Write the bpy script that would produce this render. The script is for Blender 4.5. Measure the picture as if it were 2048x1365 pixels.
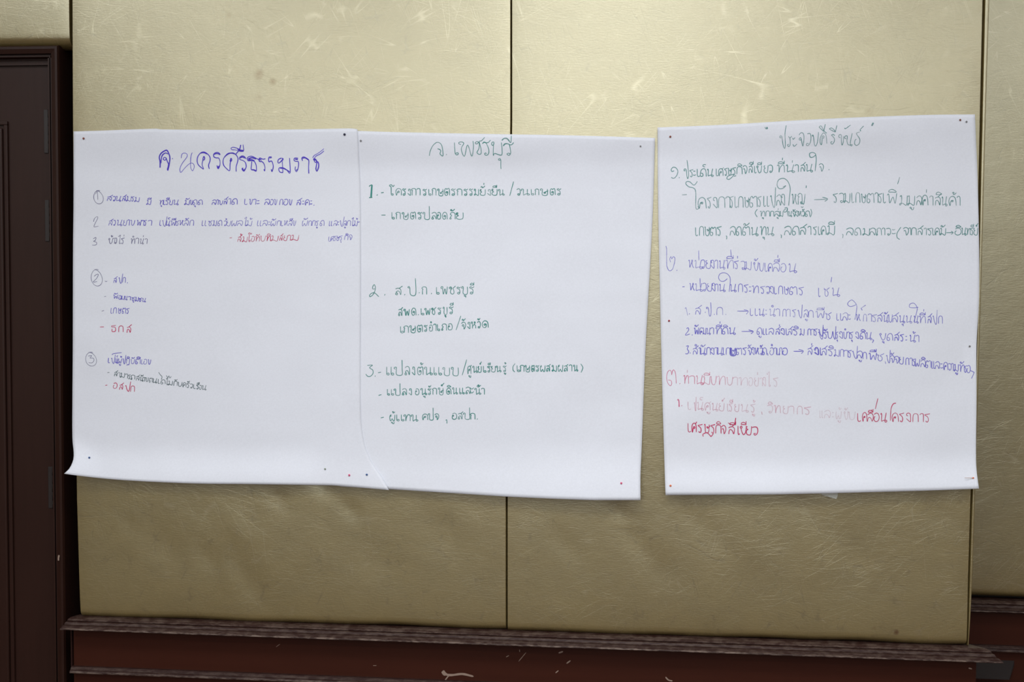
import bpy, bmesh, math, random, re
from mathutils import Vector, noise
random.seed(7)
D = bpy.data
SC = bpy.context.scene
for o in list(D.objects): D.objects.remove(o)
COL = SC.collection

# ------------------------------------------------------------------ camera
F = 2494.0                                   # focal length in pixels of a 2048 px wide frame
PIT, YAW, ROL = .047, .1028, .0055
CAM = Vector((.2609, -2.4646, 1.6327))
fw = Vector((-math.sin(YAW)*math.cos(PIT), math.cos(YAW)*math.cos(PIT), -math.sin(PIT)))
r0 = Vector((math.cos(YAW), math.sin(YAW), 0)); u0 = r0.cross(fw)
RT = r0*math.cos(ROL)+u0*math.sin(ROL); UP = u0*math.cos(ROL)-r0*math.sin(ROL)
cd = D.cameras.new('camera'); cam = D.objects.new('camera', cd); COL.objects.link(cam)
cd.sensor_width = 36; cd.lens = F*36/2048; cd.clip_start = .05
from mathutils import Matrix
M = Matrix((RT, UP, -fw)).transposed().to_4x4(); M.translation = CAM
cam.matrix_world = M
SC.camera = cam
def px(u, v, y=0.0):
    """point of the plane Y = y (y grows into the wall) seen at photo pixel u, v"""
    d = fw+RT*((u-1024)/F)-UP*((v-682.5)/F)
    return CAM+d*((y-CAM.y)/d.y)

# ------------------------------------------------------------------ world, lamps, exposure
SC.view_settings.view_transform = 'Standard'; SC.view_settings.look = 'None'
SC.view_settings.gamma = 1; SC.view_settings.use_curve_mapping = False
SC.view_settings.exposure = -.67
w = D.worlds.new('world'); SC.world = w; w.use_nodes = True
w.node_tree.nodes['Background'].inputs[0].default_value = (.9, .95, 1, 1)
w.node_tree.nodes['Background'].inputs[1].default_value = .1
def area(name, loc, tgt, sx, sy, power, col=(1, 1, 1)):
    l = D.lights.new(name, 'AREA'); l.shape = 'RECTANGLE'; l.size = sx; l.size_y = sy; l.energy = power; l.color = col
    o = D.objects.new(name, l); COL.objects.link(o); o.location = loc
    o.rotation_euler = (Vector(tgt)-Vector(loc)).to_track_quat('-Z', 'Y').to_euler(); return o
# fluorescent troffers in the ceiling of the hall
for j, yy in enumerate((-1.5, -3.1, -4.7, -6.3)):
    for i, xx in enumerate((-1.7, .3, 2.3)):
        area('ceiling_lamp', (xx, yy, 3.03), (xx, yy, 0), 1.25, .6, 25, (.93, .96, 1))
# added spot, no known fixture: brightens the wall's middle so its edges fall darker
l = D.lights.new('added_center_spot', 'SPOT'); l.energy = 105; l.spot_size = math.radians(68); l.spot_blend = 1; l.shadow_soft_size = .5; l.color = (.95, .97, 1)
o = D.objects.new('added_center_spot', l); COL.objects.link(o); o.location = (-.05, -1.7, 2.95)
o.rotation_euler = (Vector((.1, 0, 1.1))-o.location).to_track_quat('-Z', 'Y').to_euler()
# added light before the rear wall, no windows there: brightens the upper leather's sheen
area('added_rear_light', (-.4, -8.3, 2.5), (-.4, 0, 2.3), 6.6, 1.0, 150, (.93, .97, 1))

# ------------------------------------------------------------------ materials
def mat(name):
    m = D.materials.new(name); m.use_nodes = True
    nt = m.node_tree; b = nt.nodes['Principled BSDF']; return m, nt, b
def N(nt, t, **k):
    n = nt.nodes.new(t)
    for a, v in k.items():
        if isinstance(a, str) and hasattr(n, a): setattr(n, a, v)
    return n
def ramp(nt, src, stops):
    r = nt.nodes.new('ShaderNodeValToRGB'); e = r.color_ramp.elements
    while len(e) < len(stops): e.new(.5)
    for q, (p, c) in zip(e, stops):
        q.position = p; q.color = c if len(c) == 4 else (*c, 1)
    nt.links.new(src, r.inputs[0]); return r.outputs[0]
def mix(nt, fac, a, b, blend='MIX'):
    n = nt.nodes.new('ShaderNodeMix'); n.data_type = 'RGBA'; n.blend_type = blend
    for i, s in ((0, fac), (6, a), (7, b)):
        if hasattr(s, 'is_linked'): nt.links.new(s, n.inputs[i])
        else: n.inputs[i].default_value = s if i == 0 else (*s, 1)
    return n.outputs[2]
def math_(nt, op, a, b=0.0, clamp=False):
    n = nt.nodes.new('ShaderNodeMath'); n.operation = op; n.use_clamp = clamp
    for i, s in ((0, a), (1, b)):
        if hasattr(s, 'is_linked'): nt.links.new(s, n.inputs[i])
        else: n.inputs[i].default_value = s
    return n.outputs[0]
def noise_(nt, vec, scale, detail=3, rough=.55):
    n = nt.nodes.new('ShaderNodeTexNoise'); n.inputs['Scale'].default_value = scale
    n.inputs['Detail'].default_value = detail; n.inputs['Roughness'].default_value = rough
    nt.links.new(vec, n.inputs['Vector']); return n.outputs[0]
def mapping(nt, vec, loc=(0, 0, 0), rot=(0, 0, 0), sc=(1, 1, 1)):
    n = nt.nodes.new('ShaderNodeMapping'); nt.links.new(vec, n.inputs[0])
    n.inputs[1].default_value = loc; n.inputs[2].default_value = rot; n.inputs[3].default_value = sc
    return n.outputs[0]

def leather():
    m, nt, b = mat('gold_leatherette')
    tc = nt.nodes.new('ShaderNodeNewGeometry').outputs['Position']
    # fold Y away: use X and Z only
    base = mapping(nt, tc, rot=(math.radians(90), 0, 0))
    warp = nt.nodes.new('ShaderNodeTexNoise'); warp.inputs['Scale'].default_value = 3.2; warp.inputs['Detail'].default_value = 2
    nt.links.new(base, warp.inputs['Vector'])
    wv = nt.nodes.new('ShaderNodeVectorMath'); wv.operation = 'SCALE'; wv.inputs['Scale'].default_value = .02
    nt.links.new(warp.outputs['Color'], wv.inputs[0])
    av = nt.nodes.new('ShaderNodeVectorMath'); av.operation = 'ADD'
    nt.links.new(base, av.inputs[0]); nt.links.new(wv.outputs[0], av.inputs[1]); wb = av.outputs[0]
    lines = None
    def fibres(angs, seed, sx, sy, th, mscale, m0, m1):
        out = None
        for k, ang in enumerate(angs):
            mp = mapping(nt, wb, loc=(k*1.37+seed, k*.71, 0), rot=(0, 0, math.radians(ang)))
            mp = mapping(nt, mp, sc=(sx*(1+.25*(k % 3)), sy, 1))
            n = noise_(nt, mp, 1, 0)
            l = math_(nt, 'SUBTRACT', 1, math_(nt, 'DIVIDE', math_(nt, 'ABSOLUTE', math_(nt, 'SUBTRACT', n, .5)), th, True), True)
            msk = ramp(nt, noise_(nt, mapping(nt, base, loc=(k*3+seed, 0, 1)), mscale+k, 2), [(m0, (0, 0, 0)), (m1, (1, 1, 1))])
            l = math_(nt, 'MULTIPLY', l, msk)
            out = l if out is None else math_(nt, 'MAXIMUM', out, l)
        return out
    lines = fibres((8, 31, 52, 74, 97, 118, 139, 163, 20, 85), 0, 40, 1.7, .0068, 9, .48, .62)
    patch = ramp(nt, noise_(nt, base, 2.3, 3), [(.38, (.3, .3, .3)), (.6, (1, 1, 1))])
    lines = math_(nt, 'MULTIPLY', lines, patch)
    weave = nt.nodes.new('ShaderNodeTexNoise'); weave.inputs['Scale'].default_value = 1; weave.inputs['Detail'].default_value = 3
    nt.links.new(mapping(nt, base, sc=(90, 420, 1)), weave.inputs['Vector'])
    fine = noise_(nt, base, 260, 3)
    blotch = noise_(nt, mapping(nt, base, loc=(4, 2, 0)), 1.6, 5, .6)
    c1 = mix(nt, blotch, (.205, .143, .040), (.25, .182, .058))
    # worn-off finish on the creases shows the pale ground of the fabric
    c2 = mix(nt, math_(nt, 'MULTIPLY', lines, .03), c1, (.62, .55, .36))
    c3 = mix(nt, math_(nt, 'MULTIPLY', weave.outputs[0], .35), c2, (.13, .095, .036))
    # fine dark creases of the coating, in patches
    ck = fibres((15, 66, 110, 150, 88), 7, 70, 7, .016, 14, .5, .62)
    c3 = mix(nt, math_(nt, 'MULTIPLY', ck, .5), c3, (.07, .043, .012))
    mott = noise_(nt, mapping(nt, base, loc=(1, 7, 0), sc=(1, 1.6, 1)), 11, 5, .65)
    c3 = mix(nt, ramp(nt, mott, [(.35, (.0, .0, .0)), (.7, (.35, .35, .35))]), c3, (.115, .082, .026))
    # two faint smudges of dirt and a dark spot near the bottom rail
    def spot(u, v, r, s):
        p = px(u, v)
        d = nt.nodes.new('ShaderNodeVectorMath'); d.operation = 'DISTANCE'; d.inputs[1].default_value = (p.x, 0, p.z)
        sp = nt.nodes.new('ShaderNodeVectorMath'); sp.operation = 'MULTIPLY'; sp.inputs[1].default_value = (1, 0, 1)
        nt.links.new(tc, sp.inputs[0]); nt.links.new(sp.outputs[0], d.inputs[0])
        dn = math_(nt, 'ADD', d.outputs['Value'], math_(nt, 'MULTIPLY', math_(nt, 'SUBTRACT', noise_(nt, base, 60, 3), .5), r*1.2))
        return math_(nt, 'MULTIPLY', math_(nt, 'SUBTRACT', 1, math_(nt, 'DIVIDE', dn, r, True), True), s)
    sp = None
    for a in ((518, 147, .013, .55), (545, 163, .009, .65), (516, 195, .012, .22), (1793, 1266, .0065, 1.4), (1748, 1257, .005, .35), (1738, 222, .01, .2), (458, 30, .008, .25), (1737, 78, .012, .12)):
        q = spot(*a); sp = q if sp is None else math_(nt, 'MAXIMUM', sp, q)
    c4 = mix(nt, math_(nt, 'MINIMUM', sp, .85), c3, (.10, .05, .02))
    nt.links.new(c4, b.inputs['Base Color'])
    b.inputs['Roughness'].default_value = .55
    b.inputs['Specular IOR Level'].default_value = .3
    g = nt.nodes.new('ShaderNodeBsdfGlossy'); g.inputs['Roughness'].default_value = .34
    g.inputs['Color'].default_value = (.95, .90, .68, 1)
    gc = mix(nt, math_(nt, 'MULTIPLY', sp, .8), (.95, .90, .66), (.5, .36, .2)); nt.links.new(gc, g.inputs['Color'])
    ms = nt.nodes.new('ShaderNodeMixShader'); nt.links.new(math_(nt, 'ADD', .315, math_(nt, 'MULTIPLY', lines, .15)), ms.inputs[0])
    nt.links.new(b.outputs[0], ms.inputs[1]); nt.links.new(g.outputs[0], ms.inputs[2])
    nt.links.new(ms.outputs[0], nt.nodes['Material Output'].inputs[0])
    bp = nt.nodes.new('ShaderNodeBump'); bp.inputs['Strength'].default_value = .4; bp.inputs['Distance'].default_value = .0012
    h = math_(nt, 'ADD', math_(nt, 'MULTIPLY', fine, .10), math_(nt, 'MULTIPLY', weave.outputs[0], .35))
    h = math_(nt, 'SUBTRACT', h, math_(nt, 'MULTIPLY', ck, .1))
    h = math_(nt, 'SUBTRACT', h, math_(nt, 'MULTIPLY', lines, .12))
    h = math_(nt, 'ADD', h, math_(nt, 'MULTIPLY', noise_(nt, base, 22, 4), .9))
    nt.links.new(h, bp.inputs['Height'])
    nt.links.new(bp.outputs[0], b.inputs['Normal']); nt.links.new(bp.outputs[0], g.inputs['Normal'])
    return m
def wood(name, c0, c1, rough, worn=False, spec=.5):
    m, nt, b = mat(name)
    tc = nt.nodes.new('ShaderNodeNewGeometry').outputs['Position']
    g = noise_(nt, mapping(nt, tc, sc=(3, 3, 40) if name != 'door_wood' else (50, 50, 3)), 2.5, 6, .6)
    big = noise_(nt, tc, 2.2, 2)
    c = mix(nt, g, c0, c1); c = mix(nt, math_(nt, 'MULTIPLY', big, .5), c, tuple(x*.6 for x in c0))
    if worn:
        at = nt.nodes.new('ShaderNodeAttribute'); at.attribute_name = 'edge'
        e = math_(nt, 'MULTIPLY', at.outputs['Fac'], ramp(nt, noise_(nt, mapping(nt, tc, sc=(30, 30, 140)), 1.5, 6, .7), [(.44, (.08, .08, .08)), (.60, (1, 1, 1))]))
        c = mix(nt, math_(nt, 'MULTIPLY', e, .8), c, (.27, .20, .16))
        dust = ramp(nt, noise_(nt, mapping(nt, tc, sc=(8, 8, 300)), 1, 3), [(.5, (0, 0, 0)), (.75, (.04, .04, .04))])
        c = mix(nt, dust, c, (.16, .11, .09))
    nt.links.new(c, b.inputs['Base Color']); b.inputs['Roughness'].default_value = rough
    b.inputs['Specular IOR Level'].default_value = spec
    bp = nt.nodes.new('ShaderNodeBump'); bp.inputs['Strength'].default_value = .12; bp.inputs['Distance'].default_value = .001
    nt.links.new(g, bp.inputs['Height']); nt.links.new(bp.outputs[0], b.inputs['Normal'])
    return m
def plain(name, c, rough=.6, metal=0, bump=0, scale=200):
    m, nt, b = mat(name)
    tc = nt.nodes.new('ShaderNodeNewGeometry').outputs['Position']
    n = noise_(nt, tc, scale, 3)
    nt.links.new(mix(nt, n, tuple(x*.93 for x in c), tuple(min(1, x*1.05) for x in c)), b.inputs['Base Color'])
    b.inputs['Roughness'].default_value = rough; b.inputs['Metallic'].default_value = metal
    if bump:
        bp = nt.nodes.new('ShaderNodeBump'); bp.inputs['Strength'].default_value = bump; bp.inputs['Distance'].default_value = .0005
        nt.links.new(n, bp.inputs['Height']); nt.links.new(bp.outputs[0], b.inputs['Normal'])
    return m
def inkmat(name, c):
    m, nt, b = mat(name)
    at = nt.nodes.new('ShaderNodeAttribute'); at.attribute_name = 'ink'
    tc = nt.nodes.new('ShaderNodeNewGeometry').outputs['Position']
    n = noise_(nt, tc, 700, 2)
    nt.links.new(mix(nt, n, tuple(x*.8 for x in c), tuple(x*1.2 for x in c)), b.inputs['Base Color'])
    b.inputs['Roughness'].default_value = .8; b.inputs['Specular IOR Level'].default_value = .2
    nt.links.new(at.outputs['Fac'], b.inputs['Alpha'])
    return m
LEATHER = leather()
WOOD = wood('mahogany_wood', (.045, .0115, .0062), (.062, .0165, .0085), .36, spec=.2)
RAIL = wood('rail_wood', (.026, .0095, .0075), (.038, .0145, .011), .45, True, spec=.17)
DOORW = wood('door_wood', (.026, .0098, .0062), (.038, .0145, .0095), .4, spec=.25)
PAPER = plain('white_paper', (.845, .865, .925), .75, 0, 0, 300)
BRONZE = plain('dark_bronze', (.018, .011, .009), .5, 0)
STEEL = plain('pin_steel', (.75, .55, .45), .3, 1)
PAINT = plain('cream_paint', (.72, .68, .58), .7)
WHITE = plain('ceiling_paint', (.8, .8, .78), .8)
CARPET = plain('red_brown_carpet', (.07, .035, .03), .95, 0, .5, 90)
DARK = plain('dark_gap', (.012, .008, .007), .8)
SLAB = plain('grey_laminate', (.022, .015, .013), .85)
SCRAP = plain('masking_tape', (.80, .82, .74), .6)
SCUFF = plain('bare_wood_scuff', (.30, .21, .16), .6)
INK = {'violet': inkmat('violet_ink', (.09, .05, .62)), 'pencil': inkmat('grey_violet_ink', (.16, .15, .30)),
       'blue': inkmat('blue_ink', (.17, .15, .66)), 'green': inkmat('green_ink', (.06, .29, .25)),
       'sea': inkmat('grey_green_ink', (.09, .30, .28)), 'red': inkmat('red_ink', (.62, .05, .15)),
       'pink': inkmat('faded_pink_ink', (.72, .14, .28)), 'moss': inkmat('grey_ink', (.09, .15, .16)),
       'blueviolet': inkmat('blue_violet_ink', (.15, .12, .60))}

# ------------------------------------------------------------------ mesh helpers
def mk(name, verts, faces, m, parent=None, smooth=False):
    me = D.meshes.new(name); me.from_pydata([tuple(v) for v in verts], [], faces)
    me.materials.append(m); o = D.objects.new(name, me); COL.objects.link(o)
    if smooth: me.polygons.foreach_set('use_smooth', [True]*len(me.polygons))
    if parent: o.parent = parent
    return o
def struct(o): o['kind'] = 'structure'; return o
def thing(o, label, cat, group=None):
    o['label'] = label; o['category'] = cat
    if group: o['group'] = group
    return o
def box(name, x0, x1, y0, y1, z0, z1, m, parent=None, bev=.0):
    bm = bmesh.new(); bmesh.ops.create_cube(bm, size=1)
    for v in bm.verts: v.co = Vector(((x0+x1)/2+v.co.x*(x1-x0), (y0+y1)/2+v.co.y*(y1-y0), (z0+z1)/2+v.co.z*(z1-z0)))
    if bev: bmesh.ops.bevel(bm, geom=bm.edges[:], offset=bev, segments=3, affect='EDGES', profile=.6)
    me = D.meshes.new(name); bm.to_mesh(me); bm.free(); me.materials.append(m)
    o = D.objects.new(name, me); COL.objects.link(o)
    if parent: o.parent = parent
    return o
def lerp(a, b, t): return a+(b-a)*t
def sstep(a, b, x):
    t = max(0, min(1, (x-a)/(b-a))); return t*t*(3-2*t)
def pline(pts, t):
    """point at fraction t (by chord length) of a pixel polyline"""
    L = [0]
    for a, b in zip(pts, pts[1:]): L.append(L[-1]+math.hypot(b[0]-a[0], b[1]-a[1]))
    s = t*L[-1]
    for i in range(len(pts)-1):
        if s <= L[i+1] or i == len(pts)-2:
            k = (s-L[i])/max(1e-9, L[i+1]-L[i]); return lerp(pts[i][0], pts[i+1][0], k), lerp(pts[i][1], pts[i+1][1], k)
def cr(pts, n=5):
    """Catmull-Rom through the points"""
    if len(pts) < 3: return [tuple(lerp(pts[0][k], pts[-1][k], i/n) for k in (0, 1)) for i in range(n+1)]
    P = [pts[0]]+list(pts)+[pts[-1]]; out = []
    for i in range(1, len(P)-2):
        a, b, c, d = P[i-1:i+3]
        for j in range(n):
            t = j/n
            out.append(tuple(.5*((2*b[k])+(-a[k]+c[k])*t+(2*a[k]-5*b[k]+4*c[k]-d[k])*t*t+(-a[k]+3*b[k]-3*c[k]+d[k])*t**3) for k in (0, 1)))
    out.append(tuple(pts[-1])); return out

# ------------------------------------------------------------------ the room shell
ZF, ZC, XL, XR, YB, REC = 0.0, 3.1, -4.2, 4.4, -8.6, .37
struct(box('floor', XL-.15, XR+.15, YB-.15, 1.0, -.1, ZF, CARPET))
struct(box('ceiling', XL-.15, XR+.15, YB-.15, 1.0, ZC, ZC+.1, WHITE))
struct(box('wall_left', XL-.12, XL, YB, .9, ZF, ZC, PAINT))
struct(box('wall_right', XR, XR+.12, YB, .9, ZF, ZC, PAINT))
struct(box('wall_rear', XL, XR, YB-.12, YB, ZF, ZC, PAINT))
struct(box('unseen_wainscot_rear', XL, XR, YB, YB+.03, ZF, 1.4, WOOD))  # unseen wainscot, its height set to darken what the lower leather reflects
struct(box('unseen_wainscot_left', XL, XL+.03, YB, .04, ZF, 1.4, WOOD))  # side wainscots added out of view, to darken the same reflections
struct(box('unseen_wainscot_right', XR-.03, XR, YB, .36, ZF, 1.4, WOOD))
wall = struct(box('wall_front', -.8985, .895, .036, .9, ZF, ZC, DARK))

# --- padded panels: rounded, slightly slack upholstery
def cushion(name, L, R, parent, v0=-190, yf=0.0, T=.032, rad=.017, radx=.0016, nx=70, nz=110, seed=0, dents=(), bottom=None, m=LEATHER):
    """L, R: left and right edge polylines in pixels (top to bottom)"""
    def cl(n, r):                                   # samples packed at both borders
        e = [0, r*.05, r*.15, r*.3, r*.5, r*.75, r, r*1.4]
        mid = [lerp(r*1.8, 1-r*1.8, i/(n-1)) for i in range(n)]
        return e+mid+[1-q for q in reversed(e)]
    Lw = [px(*p, yf) for p in L]; Rw = [px(*p, yf) for p in R]
    W = (Rw[0]-Lw[0]).length; H = (Lw[0]-Lw[-1]).length
    S, Tt = cl(nx, radx/W), cl(nz, rad/H)
    V = []
    for t in Tt:
        lx, lz = pline([(p.x, p.z) for p in Lw], t); rx, rz = pline([(p.x, p.z) for p in Rw], t)
        for s in S:
            x, z = lerp(lx, rx, s), lerp(lz, rz, s)
            if bottom and t > .9: z += bottom(s)*(t-.9)*10
            dx = min(s, 1-s)*W; dz = min(t, 1-t)*H
            d = 0
            kx = max(0, 1-dx/radx); kz = max(0, 1-dz/rad)
            k = min(1, math.hypot(kx, kz)); d = 1-math.sqrt(1-k*k)
            puff = .0035*(1-math.exp(-dz/.03))+.001*(1-math.exp(-dx/.012))
            n = .0007*noise.noise(Vector((x*3.1+seed, z*3.7, seed)))+.0003*noise.noise(Vector((x*9+seed, z*11, seed)))
            n += .0003*noise.noise(Vector((x*14, z*2.2+seed, 5)))*math.exp(-dz/.12)
            for (du, dv, dr, da) in dents:
                p = px(du, dv, yf); a_ = .7+.9*noise.noise(Vector((du*.1, dv*.1, 1))); xx, zz = (x-p.x)*math.cos(a_)+(z-p.z)*math.sin(a_), -(x-p.x)*math.sin(a_)+(z-p.z)*math.cos(a_); n -= .7*da*math.exp(-(xx*xx*2.6+zz*zz*.5)/dr**2)
            V.append((x, yf+.0045-puff-n+d*T, z))
    k = len(S); Fc = [(j*k+i, j*k+i+1, (j+1)*k+i+1, (j+1)*k+i) for j in range(len(Tt)-1) for i in range(k-1)]
    Fc = [tuple(reversed(f)) for f in Fc]
    return mk(name, V, Fc, m, parent, True)
def wob(seed, a=.004):
    return lambda s: a*noise.noise(Vector((s*6, seed, 0)))
dA = ((500, 1170, .05, .0022), (455, 1150, .03, -.0018), (560, 1000, .02, .002), (880, 1060, .05, .0015), (760, 1130, .06, .0012), (256, 1050, .012, .002), (640, 965, .02, .0035), (700, 1020, .02, .0025), (420, 1120, .03, .002), (480, 1060, .03, -.0015), (330, 1090, .05, .0015))
dB = ((1500, 1080, .05, -.0014), (1130, 1090, .03, .0015), (1400, 1050, .04, .0018), (1240, 1022, .013, .0035), (1263, 1070, .03, .002), (1310, 1130, .04, .0015), (1600, 1010, .03, .0015), (1700, 1100, .06, .0012), (1880, 1030, .03, .0015))
cushion('padded_panel', [(142, -200), (143, 0), (144, 250), (147, 600), (152, 1000), (159, 1240)], [(1022.1, -200), (1022.1, 0), (1022.1, 240), (1017.5, 620), (1012.9, 1000), (1012.6, 1266)], wall, dents=dA, seed=1.3, bottom=wob(2))
cushion('padded_panel', [(1022.6, -200), (1022.6, 0), (1022.6, 240), (1018.1, 620), (1013.5, 1000), (1013.6, 1269)], [(1972, -200), (1967, 0), (1962.5, 200), (1955, 560), (1943.5, 985), (1938, 1160), (1935.5, 1297)], wall, dents=dB, seed=5.1, bottom=wob(3))
cushion('padded_edge_strip', [(1973.5, -200), (1968.5, 0), (1964, 200), (1956, 560), (1944.3, 985), (1938.8, 1160), (1936.2, 1296)], [(1986, -200), (1981, 0), (1974.5, 200), (1965, 560), (1952, 985), (1946.5, 1160), (1942, 1240), (1938.5, 1296)], wall, yf=.002, T=.02, rad=.004, radx=.003, nx=5, seed=8, v0=-200)

# --- wainscot under the panels
def profile(name, pts, x0, x1, parent, m=RAIL, miter0=0, miter1=0, n=60, edge=()):
    """moulding: (y, z) profile swept along X; the ends are mitred by the profile's own projection"""
    V = []; k = len(pts); y0 = max(p[0] for p in pts)
    for i in range(n+1):
        t = i/n
        for (y, z) in pts:
            a = x0-(y0-y)*miter0; b = x1+(y0-y)*miter1
            V.append((lerp(a, b, t), y, z+.0004*noise.noise(Vector((lerp(a, b, t)*5, y*9, z)))))
    Fc = [(i*k+j, (i+1)*k+j, (i+1)*k+(j+1) % k, i*k+(j+1) % k) for i in range(n) for j in range(k)]
    Fc.append(tuple(range(k))); Fc.append(tuple(reversed([n*k+j for j in range(k)])))
    o = mk(name, V, Fc, m, parent)
    at = o.data.attributes.new('edge', 'FLOAT', 'POINT')
    at.data.foreach_set('value', [edge[i % k] if edge else 0.0 for i in range(len(V))])
    bm = bmesh.new(); bm.from_mesh(o.data); bmesh.ops.recalc_face_normals(bm, faces=bm.faces); bm.to_mesh(o.data); bm.free()
    return o
WY = .004
def rail_pts(y, zt, zb, out):
    h = zt-zb
    p = [(y+.03, zt+.002), (y-.004, zt+.002), (y-.010, zt-.0005), (y-.013, zt-h*.16), (y-.0115, zt-h*.24), (y-.017, zt-h*.30), (y-.0185, zt-h*.42),
         (y-.020, zt-h*.50), (y-.0195, zt-h*.54), (y-.024, zt-h*.60), (y-.0265, zt-h*.72), (y-out+.001, zt-h*.80), (y-out, zt-h*.88), (y-out, zb+.0012), (y-out+.002, zb), (y-.012, zb-.004), (y+.03, zb-.004)]
    e = [0, .3, .2, .5, .1, .3, .2, .4, .1, .2, .2, .5, 1, 1, .8, 0, 0]
    return p, e
p, e = rail_pts(0, .929, .9095, .030)
profile('chair_rail', p, -.8985, .8965, wall, miter0=.45, miter1=1, edge=e, n=240)
box('wood_panel', -.912, px(1952, 1345, WY).x, WY, .05, .0, .915, WOOD, wall)
# the lower rail
low = [(.02, .826), (-.004, .826), (-.0075, .8225), (-.008, .8205), (-.011, .8195), (-.0125, .8165), (-.012, .8145), (-.004, .8125), (.02, .8125)]
profile('lower_rail', low, -.914, px(1952, 1345, WY).x, wall, edge=[0, .1, .3, .1, .2, .8, .6, 0, 0], miter0=0, n=200)
sx = px(143, 1300, -.002).x
box('corner_bead', sx-.003, sx, .0, .012, .824, .907, RAIL, wall, .0015)
box('baseboard', -.8985, .895, -.014, .02, 0, .12, WOOD, wall, .003)

# ribbons: flat marks (ink, scuffs) lying on a surface
class Ribbon:
    def __init__(s): s.V = []; s.F = []; s.A = []
    def add(s, pts, width, surf, alpha=1.0, taper=.25, n=5, var=.22, seed=None):
        P = cr(pts, n); q = [P[0]]
        for a in P[1:]:
            if math.hypot(a[0]-q[-1][0], a[1]-q[-1][1]) > .35: q.append(a)
        if len(q) < 2: q.append((q[0][0]+.6, q[0][1]+.2))
        sd = random.random()*50; off = random.random()*.00008
        b = len(s.V); L = len(q)
        for i, (u, v) in enumerate(q):
            a, c = q[max(0, i-1)], q[min(L-1, i+1)]
            tx, ty = c[0]-a[0], c[1]-a[1]; l = math.hypot(tx, ty) or 1; nx, ny = -ty/l, tx/l
            nz = noise.noise(Vector((u*.09+sd, v*.09, sd)))
            wd = width*.5*(1+.28*nz)
            if i == 0 or i == L-1: wd *= 1-taper
            al = max(0, min(1, alpha*(1+var*2*noise.noise(Vector((sd, u*.06, v*.06))))))
            s.V.append(surf(u+nx*wd, v+ny*wd, off)); s.V.append(surf(u-nx*wd, v-ny*wd, off)); s.A += [al, al]
        for i in range(L-1): k = b+2*i; s.F.append((k, k+1, k+3, k+2))
    def build(s, name, m, parent, label=None):
        o = mk(name, s.V, s.F, m, parent)
        at = o.data.attributes.new('ink', 'FLOAT', 'POINT'); at.data.foreach_set('value', s.A)
        if label: o['label'] = label
        return o
def woodsurf(u, v, off): return px(u, v, WY-.0004-off)
for i, (pts, wd) in enumerate((
    ([(886, 1342), (893, 1350), (905, 1351), (925, 1349), (947, 1354)], 4.2), ([(890, 1362), (897, 1353), (904, 1350)], 2.5), ([(884, 1344), (889, 1350), (894, 1348)], 4),
    ([(1037, 1324), (1052, 1306)], 1.2), ([(1012, 1315), (1018, 1312)], 1.6), ([(1039, 1300), (1039.5, 1305)], 1.2), ([(1117, 1307), (1126, 1304)], 2.6), ([(1133, 1328), (1141, 1322)], 2.4),
    ([(1111, 1347), (1117, 1342)], 2.0), ([(1331, 1355), (1337, 1361), (1345, 1363)], 2.6), ([(746, 1332), (753, 1332)], .9), ([(552, 1295), (560, 1289)], .9), ([(1937, 1337), (1944, 1339)], 2.4))):
    r = Ribbon(); r.add(pts, wd, woodsurf, 1, .6); r.build('scuff', SCUFF, wall)

# --- recess on the right
rec = struct(box('wall_recess', .89, 2.6, REC+.04, .9, 0, ZC, DARK))
cushion('padded_panel', [(1880, -200), (1880, 600), (1880, 1195)], [(3200, -235), (3200, 600), (3200, 1238)], rec, yf=REC, nx=30, seed=11)
for o in (profile('chair_rail', rail_pts(REC, .931, .9115, .026)[0], .9, 2.55, rec, edge=rail_pts(0, .93, .91, .026)[1]),
          profile('lower_rail', [(y+REC, z+.006) for y, z in low], .9, 2.55, rec, edge=[0, .1, .3, .1, .2, .6, .6, 0, 0])): pass
box('wood_panel', .9, 2.55, REC+.004, REC+.05, 0, .915, WOOD, rec)
zt, zb2 = px(1990, 1336, REC-.04).z, px(1990, 1357, REC-.04).z
xs = px(1952, 1340, REC-.04).x
o = mk('skirting_block', [(.9, REC+.003, zt+.004), (px(2029, 1338, REC).x, REC+.003, zt+.004), (px(2019, 1357, REC-.04).x, REC-.04, zb2), (.9, REC-.04, zb2),
       (.9, REC+.003, zt-.006), (px(2029, 1338, REC).x, REC+.003, zt-.006), (px(2019, 1357, REC-.04).x, REC-.04, zb2-.003), (.9, REC-.04, zb2-.003)],
       [(0, 3, 2, 1), (3, 7, 6, 2), (2, 6, 5, 1), (0, 1, 5, 4), (0, 4, 7, 3), (4, 5, 6, 7)], SLAB, rec); o['label'] = 'grey sloping top'
# second corner of the recess, just inside the frame
jx = px(2043, 1200, REC-.01).x

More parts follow.
